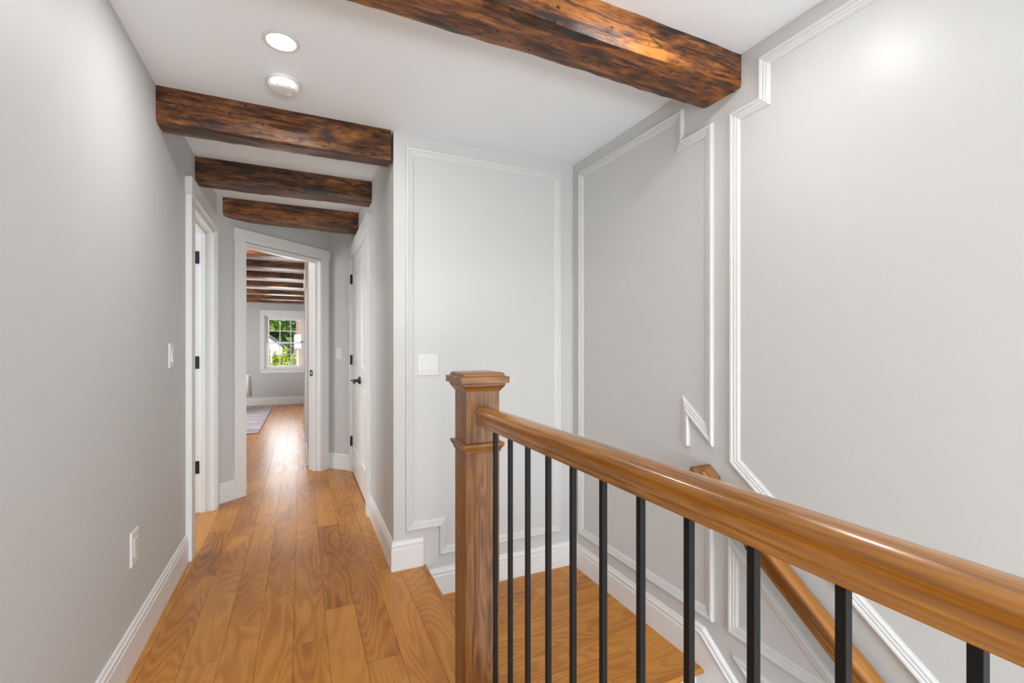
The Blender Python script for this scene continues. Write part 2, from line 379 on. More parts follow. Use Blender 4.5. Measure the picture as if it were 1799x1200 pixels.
# ------------------------------------------------------------------ shell
bm = nb(); box(bm, -3.1, 3.0, REAR-.1, 4.95, CZ, CZ+.1); struct('ceiling', bm, M_ceil)
bm = nb(); box(bm, -3.1, 3.0, 4.95, 10.7, 2.145, 2.25); box(bm, -3.1, 3.0, 4.93, 4.97, 2.2, CZ+.1)
struct('ceiling_bedroom', bm, M_ceil)
DL0, DL1, DZ = 3.135, 3.892, 2.015       # left doorway
bm = nb()
box(bm, XL-.12, XL, REAR, DL0, 0, CZ); box(bm, XL-.12, XL, DL0, DL1, DZ, CZ); box(bm, XL-.12, XL, DL1, 4.03, 0, CZ)
struct('wall_left', bm, M_wall)
bm = nb()
prism(bm, [(YP+.002, 0), (YP+.002, CZ), (4.62, CZ), (4.62, DZ), (3.39, DZ), (3.39, 0)], 0, .11, lambda a, b, d: (XH+d, a, b))
struct('wall_hall_right', bm, M_wall)
bm = nb(); box(bm, XH, XR, YP, YP+.0018, -.02, CZ); box(bm, .60, XR, YP+.0018, YP+.11, BOT, CZ-.001); box(bm, .61, XR, YP, YP+.0018, BOT, -.02)

struct('wall_panel', bm, M_panel)
bm = nb(); box(bm, XR, XR+.12, REAR, YP+.1, BOT, CZ); struct('wall_right', bm, M_panel)
# far diagonal wall with opening
S0, S1, SA, SB = -.16, .99, .086, .868
fr = lambda a, b, d: dg(a, d, b)
bm = nb()
prism(bm, [(S0, 0), (SA, 0), (SA, 2.0), (SB, 2.0), (SB, 0), (S1, 0), (S1, CZ), (S0, CZ)], 0, .125, fr)
struct('wall_diagonal', bm, M_wall)
pe = Vector(dg(S1, 0, 0)); pq = Vector((XH, 4.605, 0)); dd = (pq-pe).normalized(); nn2 = Vector((-dd.y, dd.x, 0))
if nn2.y < 0: nn2 = -nn2
def fS(a, b, h): v = pe+dd*a-nn2*h; return (v.x, v.y, b)
LS = (pq-pe).length
bm = nb(); prism(bm, [(-.01, 0), (LS+.10, 0), (LS+.10, CZ), (-.01, CZ)], 0, -.10, fS); struct('wall_far_right', bm, M_wall)
# closet behind the hall door, closed off
bm = nb(); box(bm, XH+.7, XH+.75, YP+.11, 4.9, 0, CZ); struct('wall_closet', bm, M_wall)
# unseen rear wall; its opening is added to let in fill light
bm = nb()
box(bm, -.7, -.55, REAR-.1, REAR, 0, CZ)
box(bm, -.6, 1.7, REAR-.1, REAR, BOT, .3); box(bm, -.6, 1.7, REAR-.1, REAR, 2.2, CZ); box(bm, -.6, -.5, REAR-.1, REAR, .3, 2.2); box(bm, 1.35, 1.7, REAR-.1, REAR, .3, 2.2)
struct('wall_rear', bm, M_wall)
# wall under the hall floor beside the stairs and the floor below
bm = nb(); box(bm, .64, .698, REAR, 1.405, BOT, -.205); struct('wall_stair_left', bm, M_panel)
bm = nb(); box(bm, -.7, 1.7, REAR, YP, BOT-.1, BOT); struct('floor_lower', bm, M_floor)
# left room
bm = nb(); box(bm, -2.75, -2.65, 2.3, 4.8, 0, 2.318); box(bm, -2.7, XL-.12, 2.25, 2.3, 0, CZ); box(bm, -2.7, -.62, 4.45, 4.5, 0, CZ)
struct('wall_side_room', bm, M_wall)
# bedroom
YB = 10.52
wx0, wx1, wz0, wz1 = -.668, .085, .74, 1.81
bm = nb()
prism(bm, [(-3.05, 0), (1.6, 0), (1.6, 2.3), (-3.05, 2.3)], YB, YB+.001, lambda a, b, d: (a, d+.0, b)) if False else None
box(bm, -3.05, wx0, YB, YB+.14, 0, 2.3); box(bm, wx1, 1.7, YB, YB+.14, 0, 2.3); box(bm, wx0, wx1, YB, YB+.14, 0, wz0); box(bm, wx0, wx1, YB, YB+.14, wz1, 2.3)
struct('wall_bedroom_far', bm, M_wall)
bm = nb(); box(bm, -3.05, -3.0, 4.5, YB, 0, 2.3); struct('wall_bedroom_left', bm, M_wall)
bm = nb(); box(bm, .062, .16, 5.02, 5.50, 0, 2.14); box(bm, .062, .16, 7.25, 7.6, 0, 2.14); box(bm, .062, .16, 5.5, 7.25, 2.06, 2.14); box(bm, .09, 1.0, 4.98, 5.08, 0, 2.2)
struct('wall_bedroom_closet', bm, M_wall)
bm = nb(); box(bm, 1.55, 1.65, 5.0, YB, 0, 2.3); box(bm, .9, .98, 5.0, 7.6, 0, 2.14); struct('wall_bedroom_right', bm, M_wall)

# ------------------------------------------------------------------ baseboards
BBP = [(0, 0), (0, .014), (.112, .014), (.116, .0115), (.122, .0115), (.127, .013), (.134, .013), (.139, .009), (.150, .007), (.152, 0)]
def bboard(name, pts, z, flip=1, mat_=None, prof=BBP, ret0=False, ret1=False):
    """pts: plan polyline, room on the left side; board stands off the wall to the left"""
    bm = nb(); P = [Vector(p) for p in pts]; rings = []
    for i in range(len(P)):
        if 0 < i < len(P)-1:
            d1 = (P[i]-P[i-1]).normalized(); d2 = (P[i+1]-P[i]).normalized()
            n1 = Vector((-d1.y, d1.x)); n2 = Vector((-d2.y, d2.x)); mt = n1+n2; mt = mt/mt.dot(n1)
        else:
            d1 = (P[1]-P[0] if i == 0 else P[-1]-P[-2]).normalized(); mt = Vector((-d1.y, d1.x))
        rings.append([bm.verts.new((P[i].x+mt.x*h, P[i].y+mt.y*h, z+zz)) for zz, h in prof])
    m = len(prof)
    for A, B in zip(rings, rings[1:]):
        for j in range(m): bm.faces.new([A[j], A[(j+1) % m], B[(j+1) % m], B[j]])
    bm.faces.new(rings[0]); bm.faces.new(rings[-1][::-1])
    return struct(name, bm, mat_ or M_trim)
bboard('baseboard_left', [(XL, 3.020), (XL, REAR)][::-1][::-1], 0)
b_ = bpy.data.objects['baseboard_left']
p_l = Vector(dg(S0+.035, 0, 0)); p_c = Vector(dg(-.004, 0, 0))
bboard('baseboard_diagonal', [(p_c.x, p_c.y), (p_l.x, p_l.y)], 0)
e1 = Vector(dg(.955, 0, 0)); e2 = Vector(fS(LS, 0, 0))
bboard('baseboard_far_right', [(e2.x, e2.y), (pe.x, pe.y), (e1.x, e1.y)], 0)
bboard('baseboard_hall', [(.600, YP), (XH, YP), (XH, 3.30)], 0)
bboard('baseboard_landing', [(XR, 1.475), (XR, YP), (.60, YP)], LZ, prof=[(max(0, a-.006) if a > .1 else a, b) for a, b in BBP])
bboard('baseboard_bedroom', [(1.5, YB), (-3.0, YB)], 0)
bboard('baseboard_closet', [(.105, 5.02), (.062, 5.02), (.062, 5.42)][::-1], 0) if False else None
bm = nb(); box(bm, .048, .062, 5.0, 5.42, 0, .15); box(bm, .048, .12, 4.965, 4.98, 0, .15); struct('baseboard_closet', bm, M_trim, bevel=.004)

# ------------------------------------------------------------------ wall panel mouldings (picture frame trim)
MP = [(0, 0), (0, .010), (.003, .0155), (.009, .0175), (.015, .0155), (.0175, .011), (.019, .011), (.021, .0125), (.026, .0115), (.028, .0085), (.030, .0085), (.032, .0095), (.037, .0075), (.040, .004), (.043, .003), (.043, 0)]
def mould(name, paths, frame):
    bm = nb()
    for pts, closed in paths: sweep2d(bm, pts, MP, frame, closed)
    return struct(name, bm, M_mould)
mould('trim_3', [([(.507, .197), (.690, .197), (.690, .040), (1.462, .040), (1.462, 2.248), (.507, 2.248)], True)], fP)
mould('trim_4', [([(-1.498, .745), (-1.498, .874), (-1.368, .766), (-1.368, 2.108), (-1.531, 2.108), (-1.531, 2.243), (-2.373, 2.248), (-2.373, .036), (-1.368, .040), (-1.368, .47), (-1.498, .585), (-1.498, .62)], False)], fR)
sl = .757
mould('trim_5', [([(-1.287, .720), (.35, .720-sl*1.637), (.35, 2.256), (-1.161, 2.256), (-1.161, 2.108), (-1.287, 2.108)], True)], fR)
mould('trim_6', [([(-1.294, .043), (-.795, .043), (-1.294, .043+sl*.499+.006)], True)], fR)
mould('trim_7', [([(-.30, -.039-sl*.97), (-.30, -.039), (-1.272, -.039)], True)], fR)

# skirt board of the stairs with its cap
def skt(y): return -.006+.771*(y-1.435)
bm = nb()
prism(bm, [(-1.475, LZ-.4), (-1.475, -.034), (-1.43, -.034), (.6, skt(-.6)-.03), (.6, skt(-.6)-.45)], 0, .012, fR)
struct('trim_8', bm, M_trim)
bm = nb()
sweep2d(bm, [(-1.476, -.042), (-1.432, -.046), (.6, skt(-.6)-.040)], [(0, 0), (0, .012), (.004, .018), (.012, .0195), (.018, .014), (.022, .014), (.026, .0155), (.034, .012), (.038, .006), (.040, 0)], fR)
struct('trim_9', bm, M_trim)

# ------------------------------------------------------------------ staircase
st = thing('staircase', 'oak landing and stair treads with white risers going down beside the panelled wall', 'stairs', (1.1, 2.0, LZ))
rects = []
y = 1.422+.02; yy = [1.442]; s_ = 1.905
ys = [s_-.127*4+.045, ] 
seams = [1.44, 1.524, 1.651, 1.778, 1.905, 2.032, 2.159, 2.286, 2.413, 2.45]
for a, b in zip(seams, seams[1:]):
    x = .605
    while x < XR:
        ln = rnd.uniform(.45, .95); hi = min(XR, x+ln); rects.append((x, hi, a, b, rnd.uniform(-.09, .12))); x = hi
ld = plank_mesh(None, 'landing', M_floorX, 'X', LZ, rects, .02); ld.parent = st; ld.matrix_parent_inverse = Matrix.Translation(st.location).inverted()
bm = nb(); box(bm, .64, XR-.002, 1.468, YP-.002, LZ-.16, LZ-.021); obj('landing_base', bm, M_dark, st)
NS = [(0, 0), (0, -.024), (.024, -.024), (.032, -.02), (.036, -.012), (.032, -.004), (.024, 0)]
def nosing(y, z, name='nosing'):
    bm = nb(); prism(bm, [(y+.036-a, z+b) for a, b in NS], .70, XR-.013, lambda a, b, d: (d, a, b))
    me = obj(name, bm, M_oakX, st)
    return me
M_oakX = oak('oak_tread', 'X', (.58, .245, .042), (.42, .148, .020), (.17, .048, .007), .3, 16)
nosing(1.408+.002, LZ+.0006)
for i in range(8):
    z = LZ-.19*i; yn = 1.42-.2515*i
    bm = nb(); box(bm, .70, XR-.013, yn+.030, yn+.045, z-.19, z-.022); obj('riser', bm, M_trim, st)
    if i:
        bm = nb(); box(bm, .70, XR-.013, yn+.02, yn+.29, z-.022, z); obj('tread', bm, M_oakX, st, bevel=.006)

# ------------------------------------------------------------------ doors
def hinge_plate(parent, M, h=.089):
    bm = nb(); box(bm, -.017, .017, -.002, .002, -h/2, h/2, M)
    for zz in (-.028, 0, .028):
        lathe(bm, [(0, .0035), (.0035, .003), (.004, .002)], M @ Matrix.Translation((.006, -.0005, zz)) @ Matrix.Rotation(PI/2, 4, 'X'), 8)
    o = obj('hinge', bm, M_black, parent)
    return o
# left doorway
d1 = thing('door_1', 'white cased doorway in the left wall with three black hinges on its far jamb', None, (XL, 3.5, 0), kind='structure')
bm = nb()
prism(bm, [(3.020, 0), (3.110, 0), (3.110, 2.02), (3.020, 2.02)], -.002, .028, fL)
prism(bm, [(3.905, 0), (4.005, 0), (4.005, 2.020), (3.905, 2.020)], -.002, .020, fL)
prism(bm, [(3.925, 0), (3.985, 0), (3.985, 2.015), (3.925, 2.015)], .018, .024, fL)
obj('casing', bm, M_trim, d1, bevel=.0015)
bm = nb()
prism(bm, [(3.004, 2.020), (4.03, 2.020), (4.03, 2.113), (3.004, 2.113)], -.002, .033, fL)
obj('header', bm, M_trim, d1, bevel=.0015)
bm = nb()
box(bm, XL-.135, XL+.006, 3.890, 3.905, 0, 2.0); box(bm, XL-.125, XL+.004, 3.115, 3.905, 1.995, 2.015); box(bm, XL-.125, XL+.004, 3.115, 3.134, 0, 1.995)
box(bm, XL-.075, XL-.045, 3.878, 3.890, 0, 1.995); box(bm, XL-.075, XL-.045, 3.135, 3.878, 1.983, 1.995)
obj('jamb', bm, M_trim, d1, bevel=.001)
for z in (1.816, 1.069, .323):
    hinge_plate(d1, Matrix.Translation((XL-.101, 3.889, z)))
# diagonal doorway
d2 = thing('door_2', 'white cased diagonal doorway open to the bedroom at the end of the hall', None, tuple(dg(.47, 0, 0)), kind='structure')
bm = nb()
prism(bm, [(-.004, 0), (SA, 0), (SA, 2.012), (-.004, 2.012)], 0, -.018, fr)
prism(bm, [(SB, 0), (.956, 0), (.956, 2.012), (SB, 2.012)], 0, -.018, fr)
obj('casing', bm, M_trim, d2, bevel=.0015)
bm = nb(); prism(bm, [(-.014, 2.012), (.972, 2.012), (.972, 2.106), (-.014, 2.106)], 0, -.024, fr); obj('header', bm, M_trim, d2, bevel=.0015)
bm = nb()
prism(bm, [(SA-.002, 0), (SA+.010, 0), (SA+.010, 1.99), (SA-.002, 1.99)], .132, -.012, fr)
prism(bm, [(SB-.010, 0), (SB+.002, 0), (SB+.002, 1.99), (SB-.010, 1.99)], .140, -.012, fr)
prism(bm, [(SA, 1.99), (SB, 1.99), (SB, 2.004), (SA, 2.004)], .132, -.012, fr)
prism(bm, [(SB-.022, 0), (SB-.010, 0), (SB-.010, 1.978), (SB-.022, 1.978)], .075, .040, fr)
prism(bm, [(SA+.010, 0), (SA+.016, 0), (SA+.016, 1.978), (SA+.010, 1.978)], .075, .040, fr)
prism(bm, [(SA, 1.978), (SB, 1.978), (SB, 1.99), (SA, 1.99)], .075, .040, fr)
obj('jamb', bm, M_trim, d2, bevel=.001)
bm = nb()
prism(bm, [(SB-.013, .90), (SB-.009, .90), (SB-.009, .957), (SB-.013, .957)], .120, .086, fr)
obj('strike_plate', bm, M_black, d2)
bm = nb(); prism(bm, [(SB-.0135, .915), (SB-.0125, .915), (SB-.0125, .942), (SB-.0135, .942)], .108, .096, fr); obj('strike_hole', bm, M_plastic, d2)
# closet door on the right
d3 = thing('door_3', 'closed white panelled closet door on the hall right with black lever and hinges', None, (XH, 4.0, 0), kind='structure')
YA, YZ = 3.392, 4.60
bm = nb()
prism(bm, [(3.30, 0), (YA, 0), (YA, 2.012), (3.30, 2.012)], 0, .026, fH)
prism(bm, [(4.575, 0), (4.625, 0), (4.625, 2.012), (4.575, 2.012)], 0, .026, fH)
obj('casing', bm, M_trim, d3, bevel=.0015)
bm = nb(); prism(bm, [(3.285, 2.010), (4.66, 2.010), (4.66, 2.106), (3.285, 2.106)], 0, .034, fH); obj('header', bm, M_trim, d3, bevel=.0015)
bm = nb(); prism(bm, [(YA, 0), (YA+.006, 0), (YA+.006, 2.0), (YA, 2.0)], -.1, .008, fH); prism(bm, [(4.565, 0), (4.575, 0), (4.575, 2.0), (4.565, 2.0)], -.1, .008, fH); prism(bm, [(YA, 2.0), (4.575, 2.0), (4.575, 2.012), (YA, 2.012)], -.1, .008, fH)
obj('jamb', bm, M_trim, d3)
def leaf(y0, y1):
    """one door slab with one column of two raised panels"""
    bm = nb()
    z0, z1 = .014, 1.996; st_ = .115
    pan = [(y0+st_, y1-st_, .235, .86), (y0+st_, y1-st_, 1.00, 1.86)]
    face = .0015
    # stiles and rails as separate boards in one slab mesh
    def b(a0, a1, b0, b1, h0, h1): prism(bm, [(a0, b0), (a1, b0), (a1, b1), (a0, b1)], h0, h1, fH)
    b(y0, y0+st_, z0, z1, -.035, face); b(y1-st_, y1, z0, z1, -.035, face)
    for r0, r1 in ((z0, .235), (.86, 1.0), (1.86, z1)): b(y0+st_, y1-st_, r0, r1, -.035, face)
    for a0, a1, c0, c1 in pan:
        b(a0, a1, c0, c1, -.028, -.012)
        sweep2d(bm, [(a0, c0), (a1, c0), (a1, c1), (a0, c1)], [(0, -.012), (0, .001), (.004, .000), (.012, -.010), (.014, -.012)], fH, True)
        i_ = .032
        A = [(a0+i_, c0+i_), (a1-i_, c0+i_), (a1-i_, c1-i_), (a0+i_, c1-i_)]; j_ = .058
        B = [(a0+j_, c0+j_), (a1-j_, c0+j_), (a1-j_, c1-j_), (a0+j_, c1-j_)]
        va = [bm.verts.new(fH(p, q, -.012)) for p, q in A]; vb = [bm.verts.new(fH(p, q, -.003)) for p, q in B]
        for k in range(4): bm.faces.new([va[k], va[(k+1) % 4], vb[(k+1) % 4], vb[k]])
        bm.faces.new(vb)
    return bm
lf = obj('door_leaf', leaf(YA+.008, 3.978), M_trim, d3)
lf2 = obj('door_leaf', leaf(3.982, 4.563), M_trim, d3)
for z in (1.818, 1.057, .291):
    bm = nb(); lathe(bm, [(0, -.046), (.007, -.045), (.007, .045), (0, .046)], Matrix.Translation((XH-.014, 4.568, z)), 12)
    box(bm, XH-.010, XH+.002, 4.54, 4.585, z-.044, z+.044)
    obj('hinge', bm, M_black, d3)
bm = nb(); LY, LZH = 3.925, .905
Mh = Matrix.Translation((XH, LY, LZH)) @ Matrix.Rotation(-PI/2, 4, 'Y')
lathe(bm, [(0, -.001), (.033, 0), (.033, .006), (.029, .009), (.027, .016), (.022, .019), (.013, .024), (.010, .034), (.011, .052), (.010, .062), (.005, .067), (.003, .078), (0, .080)], Mh, 24)
tube(bm, [(XH-.055, LY, LZH), (XH-.058, LY-.02, LZH-.002), (XH-.060, LY-.05, LZH-.008), (XH-.058, LY-.085, LZH-.010), (XH-.052, LY-.108, LZH-.006)], .0095, 12, [1, .95, .9, .9, .7])
obj('lever_handle', bm, M_black, d3, smooth=True)

# ------------------------------------------------------------------ ceiling beams
def beam(name, x0, x1, yf0, yf1, wid, zb, zt, seed, label, dk=1.0, amp=.004, bot=.010, tilt=0, cracks=()):
    """hewn beam along X; front face at y=yf0 (left end) .. yf1 (right end)"""
    bm = nb(); n = 90; rows = []
    sec = []; k = 7
    for j in range(k): sec.append((0, zt+(zb-zt)*j/(k-1)))
    for j in range(1, k): sec.append((wid*j/(k-1), zb))
    for j in range(1, k): sec.append((wid, zb+(zt-zb)*j/(k-1)))
    for i in range(n+1):
        u = i/n; x = x0+(x1-x0)*u; y = yf0+(yf1-yf0)*u; row = []
        wa = noise.noise(Vector((x*1.6, seed*3.1, 0)))*bot; wb = noise.noise(Vector((x*1.9, seed*5.1+9, 0)))*bot
        for (dy, z) in sec:
            low = (zt-z)/(zt-zb)
            e = noise.noise(Vector((x*7, dy*16+seed, z*16)))*amp + noise.noise(Vector((x*28, dy*50+seed, z*50)))*amp*.35
            corner = 0
            if abs(z-zb) < 1e-6 and (dy < 1e-6 or abs(dy-wid) < 1e-6): corner = .003+.004*abs(noise.noise(Vector((x*9, seed+dy*20, 2))))
            zz = z+low*(wa*(1-dy/wid)+wb*(dy/wid))
            yy = y+dy+(wb*.7 if dy > wid/2 else -wa*.7)*1.0
            if dy < 1e-6: yy += e+corner
            if abs(dy-wid) < 1e-6: yy += e-corner
            if abs(z-zb) < 1e-6: zz += e+corner
            row.append(bm.verts.new((x, yy, zz)))
        rows.append(row)
    for A, B in zip(rows, rows[1:]):
        for j in range(len(A)-1): bm.faces.new([A[j], A[j+1], B[j+1], B[j]])
        bm.faces.new([A[-1], A[0], B[0], B[-1]])
    bm.faces.new(rows[0]); bm.faces.new(rows[-1][::-1])
    o = obj(name, bm, beam_mat('hewn_beam_wood_'+str(seed), seed, dk, cracks))
    for p in o.data.polygons: p.use_smooth = True
    mo = o.modifiers.new('split', 'EDGE_SPLIT'); mo.split_angle = math.radians(38)
    tag(o, label, 'beam')
    return o
beam('ceiling_beam', -.572, 1.556, 1.232, 1.240, .185, 2.190, CZ+.004, 1, 'widest dark hewn wooden beam across the stairwell ceiling, ending at the right wall', 1.3, .005, .012, cracks=((2.285, -.012, .3, 1.03, .0012), (2.276, -.008, 1.14, 1.56, .0012)))
beam('ceiling_beam', -.572, .430, 2.452, 2.442, .125, 2.160, CZ+.002, 2, 'dark hewn wooden beam nearest above the hall, just behind the smoke detector', .8, .003, .006, cracks=((2.262, .014, -.56, .10, .0016), (2.235, -.028, -.6, -.28, .0016), (2.225, .02, -.05, .4, .0009)))
beam('ceiling_beam', -.572, .444, 3.262, 3.262, .155, 2.178, CZ+.002, 3, 'middle of the three dark hewn beams crossing the hall ceiling', .75, .003, .006, cracks=((2.245, -.05, -.6, .44, .0022),))
beam('ceiling_beam', -.566, .444, 4.065, 4.070, .175, 2.172, CZ+.002, 4, 'farthest hall ceiling beam, just before the diagonal doorway header', 1.0, .004, .012, cracks=((2.262, -.03, -.5, .05, .0012),))
ybk = [5.24, 5.99, 6.84, 7.81, 8.90, 9.86, 10.50]
wh = ['nearest', 'second', 'third', 'fourth', 'fifth', 'sixth', 'last']
for i, yb in enumerate(ybk):
    lab = {0: 'bedroom ceiling beam nearest the diagonal doorway, glowing orange', 6: 'bedroom ceiling beam farthest away, against the window wall'}.get(i, '%s dark beam on the bedroom ceiling counted from the doorway' % wh[i])
    beam('ceiling_beam', -3.0, .9 if i < 3 else 1.55, yb-.20, yb-.20, .205, 2.070, 2.15, 10+i, lab, 1.1, .002, .003)
for o in [x for x in C.objects if x.get('category') == 'beam']: o['group'] = 'hewn wooden ceiling beams'

# ------------------------------------------------------------------ balustrade
rl = thing('stair_balustrade', 'oak newel post and handrail with thin black square balusters guarding the stair opening', 'railing', (.55, 1.48, 0))
GX, NY = .550, 1.4195; NW = .119
def kz(z): return 1.18-(1.18-z)*.85
nw = obj('newel_post', (lambda b: (box(b, GX-NW/2, GX+NW/2, NY, NY+NW, 0, kz(1.012)), b)[1])(nb()), M_newel, rl, bevel=.003)
def ringbox(bm, hw, z, c=(GX, NY+NW/2)): return [bm.verts.new((c[0]+sx*hw, c[1]+sy*hw, z)) for sx, sy in ((-1, -1), (1, -1), (1, 1), (-1, 1))]
def stack(levels):
    bm = nb(); R_ = [ringbox(bm, h*.85, kz(z)) for h, z in levels]
    for A, B in zip(R_, R_[1:]):
        for k in range(4): bm.faces.new([A[k], A[(k+1) % 4], B[(k+1) % 4], B[k]])
    bm.faces.new(R_[0][::-1]); bm.faces.new(R_[-1]); return bm
obj('newel_cap', stack([(.071, 1.004), (.0735, 1.008), (.077, 1.013), (.088, 1.028), (.088, 1.037), (.1005, 1.038), (.1005, 1.064), (.086, 1.066), (.086, 1.075), (.078, 1.080)]), M_newelcap, nw, bevel=.0015)
obj('newel_collar', stack([(.070, .765), (.0745, .768), (.0755, .776), (.085, .792), (.086, .803), (.0705, .806)]), M_newelcap, nw, bevel=.0012)
# handrail: colonial profile, centred on GX
HP = [(-.014, .000), (-.0255, .000), (-.0265, .004), (-.0255, .009), (-.0235, .012), (-.0245, .0155), (-.027, .018), (-.0265, .023), (-.0245, .029), (-.0255, .036), (-.030, .042), (-.0345, .047),
      (-.036, .053), (-.0345, .059), (-.029, .065), (-.020, .0695), (-.010, .072), (0, .0725)]
HP = HP+[(-a, b) for a, b in HP[::-1][1:]]
HP = [(a*.85, b*.85) for a, b in HP]
zr = kz(.876)
bm = nb(); rings = []
ys = [NY+.002, NY-.02]+[NY-.02-.1*i for i in range(1, 38)]
for y in ys: rings.append([bm.verts.new((GX+a, y, zr+b)) for a, b in HP])
m_ = len(HP)
for A, B in zip(rings, rings[1:]):
    for j in range(m_): bm.faces.new([A[j], A[(j+1) % m_], B[(j+1) % m_], B[j]])
bm.faces.new(rings[0]); bm.faces.new(rings[-1][::-1])
hr = obj('handrail', bm, M_railY, rl)
for p in hr.data.polygons: p.use_smooth = True
hr.modifiers.new('split', 'EDGE_SPLIT').split_angle = math.radians(50)
y = 1.545*.85
for i in range(24):
    bm = nb(); box(bm, GX-.006, GX+.006, y-.006, y+.006, 0, zr+.005)
    obj('baluster', bm, M_blackbal, rl, bevel=.0008)
    y -= .1314*.85

# wall handrail going down
wr = thing('wall_handrail', 'sloping oak handrail fixed to the panelled right wall down the stairs', 'handrail', (1.49, 1.2, .6))
bm = nb(); hx = 1.492; sl2 = .752
def hz(y): return .337+sl2*(y-1.0)
HQ = [(a*1.08, b*1.29) for a, b in HP]
rings = []
for y in (1.345, 1.0, .5, 0, -.6, -1.2): rings.append([bm.verts.new((hx+a, y+(.020 if False else 0), hz(y)+b*1.12)) for a, b in HQ])
for A, B in zip(rings, rings[1:]):
    for j in range(m_): bm.faces.new([A[j], A[(j+1) % m_], B[(j+1) % m_], B[j]])
bm.faces.new(rings[0]); bm.faces.new(rings[-1][::-1])
o = obj('rail', bm, oak('oak_wall_rail', 'Y', (.42, .18, .035), (.29, .108, .016), (.12, .038, .005), .3, 10, .2, rotx=-math.atan(.752)), wr)
for p in o.data.polygons: p.use_smooth = True
o.modifiers.new('split', 'EDGE_SPLIT').split_angle = math.radians(50)
# return to the wall at the top end
bm = nb()
prism(bm, [(1.335, .588), (1.385, .612), (1.402, .640), (1.404, .672), (1.397, .690), (1.386, .690), (1.366, .674), (1.335, .652)], hx-.042, XR-.001, lambda a, b, d: (d, a, b))
obj('rail_return', bm, M_newelcap, wr, bevel=.005)
for by in (1.175, -.1):
    bm = nb()
    lathe(bm, [(0, 0), (.028, 0), (.028, .004), (.012, .008), (0, .009)], Matrix.Translation((XR, by, hz(by)-.035)) @ Matrix.Rotation(-PI/2, 4, 'Y'), 20)
    tube(bm, [(XR-.004, by, hz(by)-.035), (XR-.03, by, hz(by)-.045), (XR-.052, by, hz(by)-.038), (hx, by, hz(by)-.012), (hx, by, hz(by)+.004)], .0065, 10)
    obj('bracket', bm, M_black, wr, smooth=True)

# ------------------------------------------------------------------ switches and outlet
def plate(name, label, cat, frame, a, b, w_, h_, kind, n=1, group=None):
    p0 = frame(a, b, 0)
    t = thing(name, label, cat, p0, group)
    bm = nb()
    A = [(a-w_/2, b-h_/2), (a+w_/2, b-h_/2), (a+w_/2, b+h_/2), (a-w_/2, b+h_/2)]; i_ = .004
    B = [(a-w_/2+i_, b-h_/2+i_), (a+w_/2-i_, b-h_/2+i_), (a+w_/2-i_, b+h_/2-i_), (a-w_/2+i_, b+h_/2-i_)]
    va = [bm.verts.new(frame(p, q, 0)) for p, q in A]; vm = [bm.verts.new(frame(p, q, .003)) for p, q in A]; vb = [bm.verts.new(frame(p, q, .0065)) for p, q in B]
    for X, Y in ((va, vm), (vm, vb)):
        for k in range(4): bm.faces.new([X[k], X[(k+1) % 4], Y[(k+1) % 4], Y[k]])
    bm.faces.new(vb); bm.faces.new(va[::-1])
    obj('wall_plate', bm, M_plastic, t)
    for q in range(n):
        ac = a+(q-(n-1)/2)*.046
        if kind == 'rocker':
            bm = nb(); prism(bm, [(ac-.0165, b-.0335), (ac+.0165, b-.0335), (ac+.0165, b+.0335), (ac-.0165, b+.0335)], .006, .0072, frame)
            pr_ = [(ac-.0145, b-.031), (ac+.0145, b-.031), (ac+.0145, b+.031), (ac-.0145, b+.031)]
            va = [bm.verts.new(frame(x, z, .0072)) for x, z in pr_]; hh = [.0125, .0125, .008, .008]
            vb = [bm.verts.new(frame(x, z, h)) for (x, z), h in zip(pr_, hh)]
            for k in range(4): bm.faces.new([va[k], va[(k+1) % 4], vb[(k+1) % 4], vb[k]])
            bm.faces.new(vb)
            obj('rocker', bm, M_plastic, t)
        else:
            bm = nb(); prism(bm, [(ac-.0165, b-.0335), (ac+.0165, b-.0335), (ac+.0165, b+.0335), (ac-.0165, b+.0335)], .006, .0085, frame)
            rc = obj('receptacle', bm, M_plastic, t, bevel=.001)
            for dz in (-.018, .018):
                bm = nb()
                for da, hh in ((-.006, .008), (.006, .0065)): prism(bm, [(ac+da-.001, b+dz-hh/2+.003), (ac+da+.001, b+dz-hh/2+.003), (ac+da+.001, b+dz+hh/2+.003), (ac+da-.001, b+dz+hh/2+.003)], .0084, .0088, frame)
                obj('slots', bm, M_dark, rc)
    return t
plate('light_switch', 'white single light switch on the grey left wall before the cased doorway', 'light switch', fL, 2.700, 1.138, .078, .118, 'rocker')
plate('light_switch', 'white double light switch inside the moulding frame on the stair landing wall', 'light switch', fP, .629, 1.083, .118, .120, 'rocker', 2)
plate('light_switch', 'white single light switch on the narrow far wall beside the closet door', 'light switch', fS, .110, 1.116, .072, .113, 'rocker')
plate('electrical_outlet', 'white outlet low on the grey left wall above the baseboard', 'outlet', fL, 2.160, .427, .080, .128, 'outlet')

# ------------------------------------------------------------------ ceiling fixtures
def downlight(x, y, z, power, label, col=(1, .985, .96)):
    t = thing('recessed_light', label, 'light', (x, y, z), 'recessed ceiling lights')
    bm = nb(); M = Matrix.Translation((x, y, z)) @ Matrix.Rotation(PI, 4, 'X')
    lathe(bm, [(.0495, .0), (.050, .003), (.060, .0035), (.064, .002), (.065, 0), (.0495, 0)], M, 48)
    obj('trim_ring', bm, M_plastic, t, smooth=True)
    bm = nb(); lathe(bm, [(0, .0022), (.050, .0018)], M, 48); obj('lens', bm, M_lens, t)
    d = bpy.data.lights.new('lamp', 'AREA'); o = bpy.data.objects.new('lamp', d); C.objects.link(o)
    d.shape = 'DISK'; d.size = .09; d.energy = power; d.color = col; o.parent = t; o.location = (0, 0, -.006)
    return t
downlight(-.066, 1.908, CZ, 5.2, 'round recessed light glowing in the hall ceiling before the smoke detector')
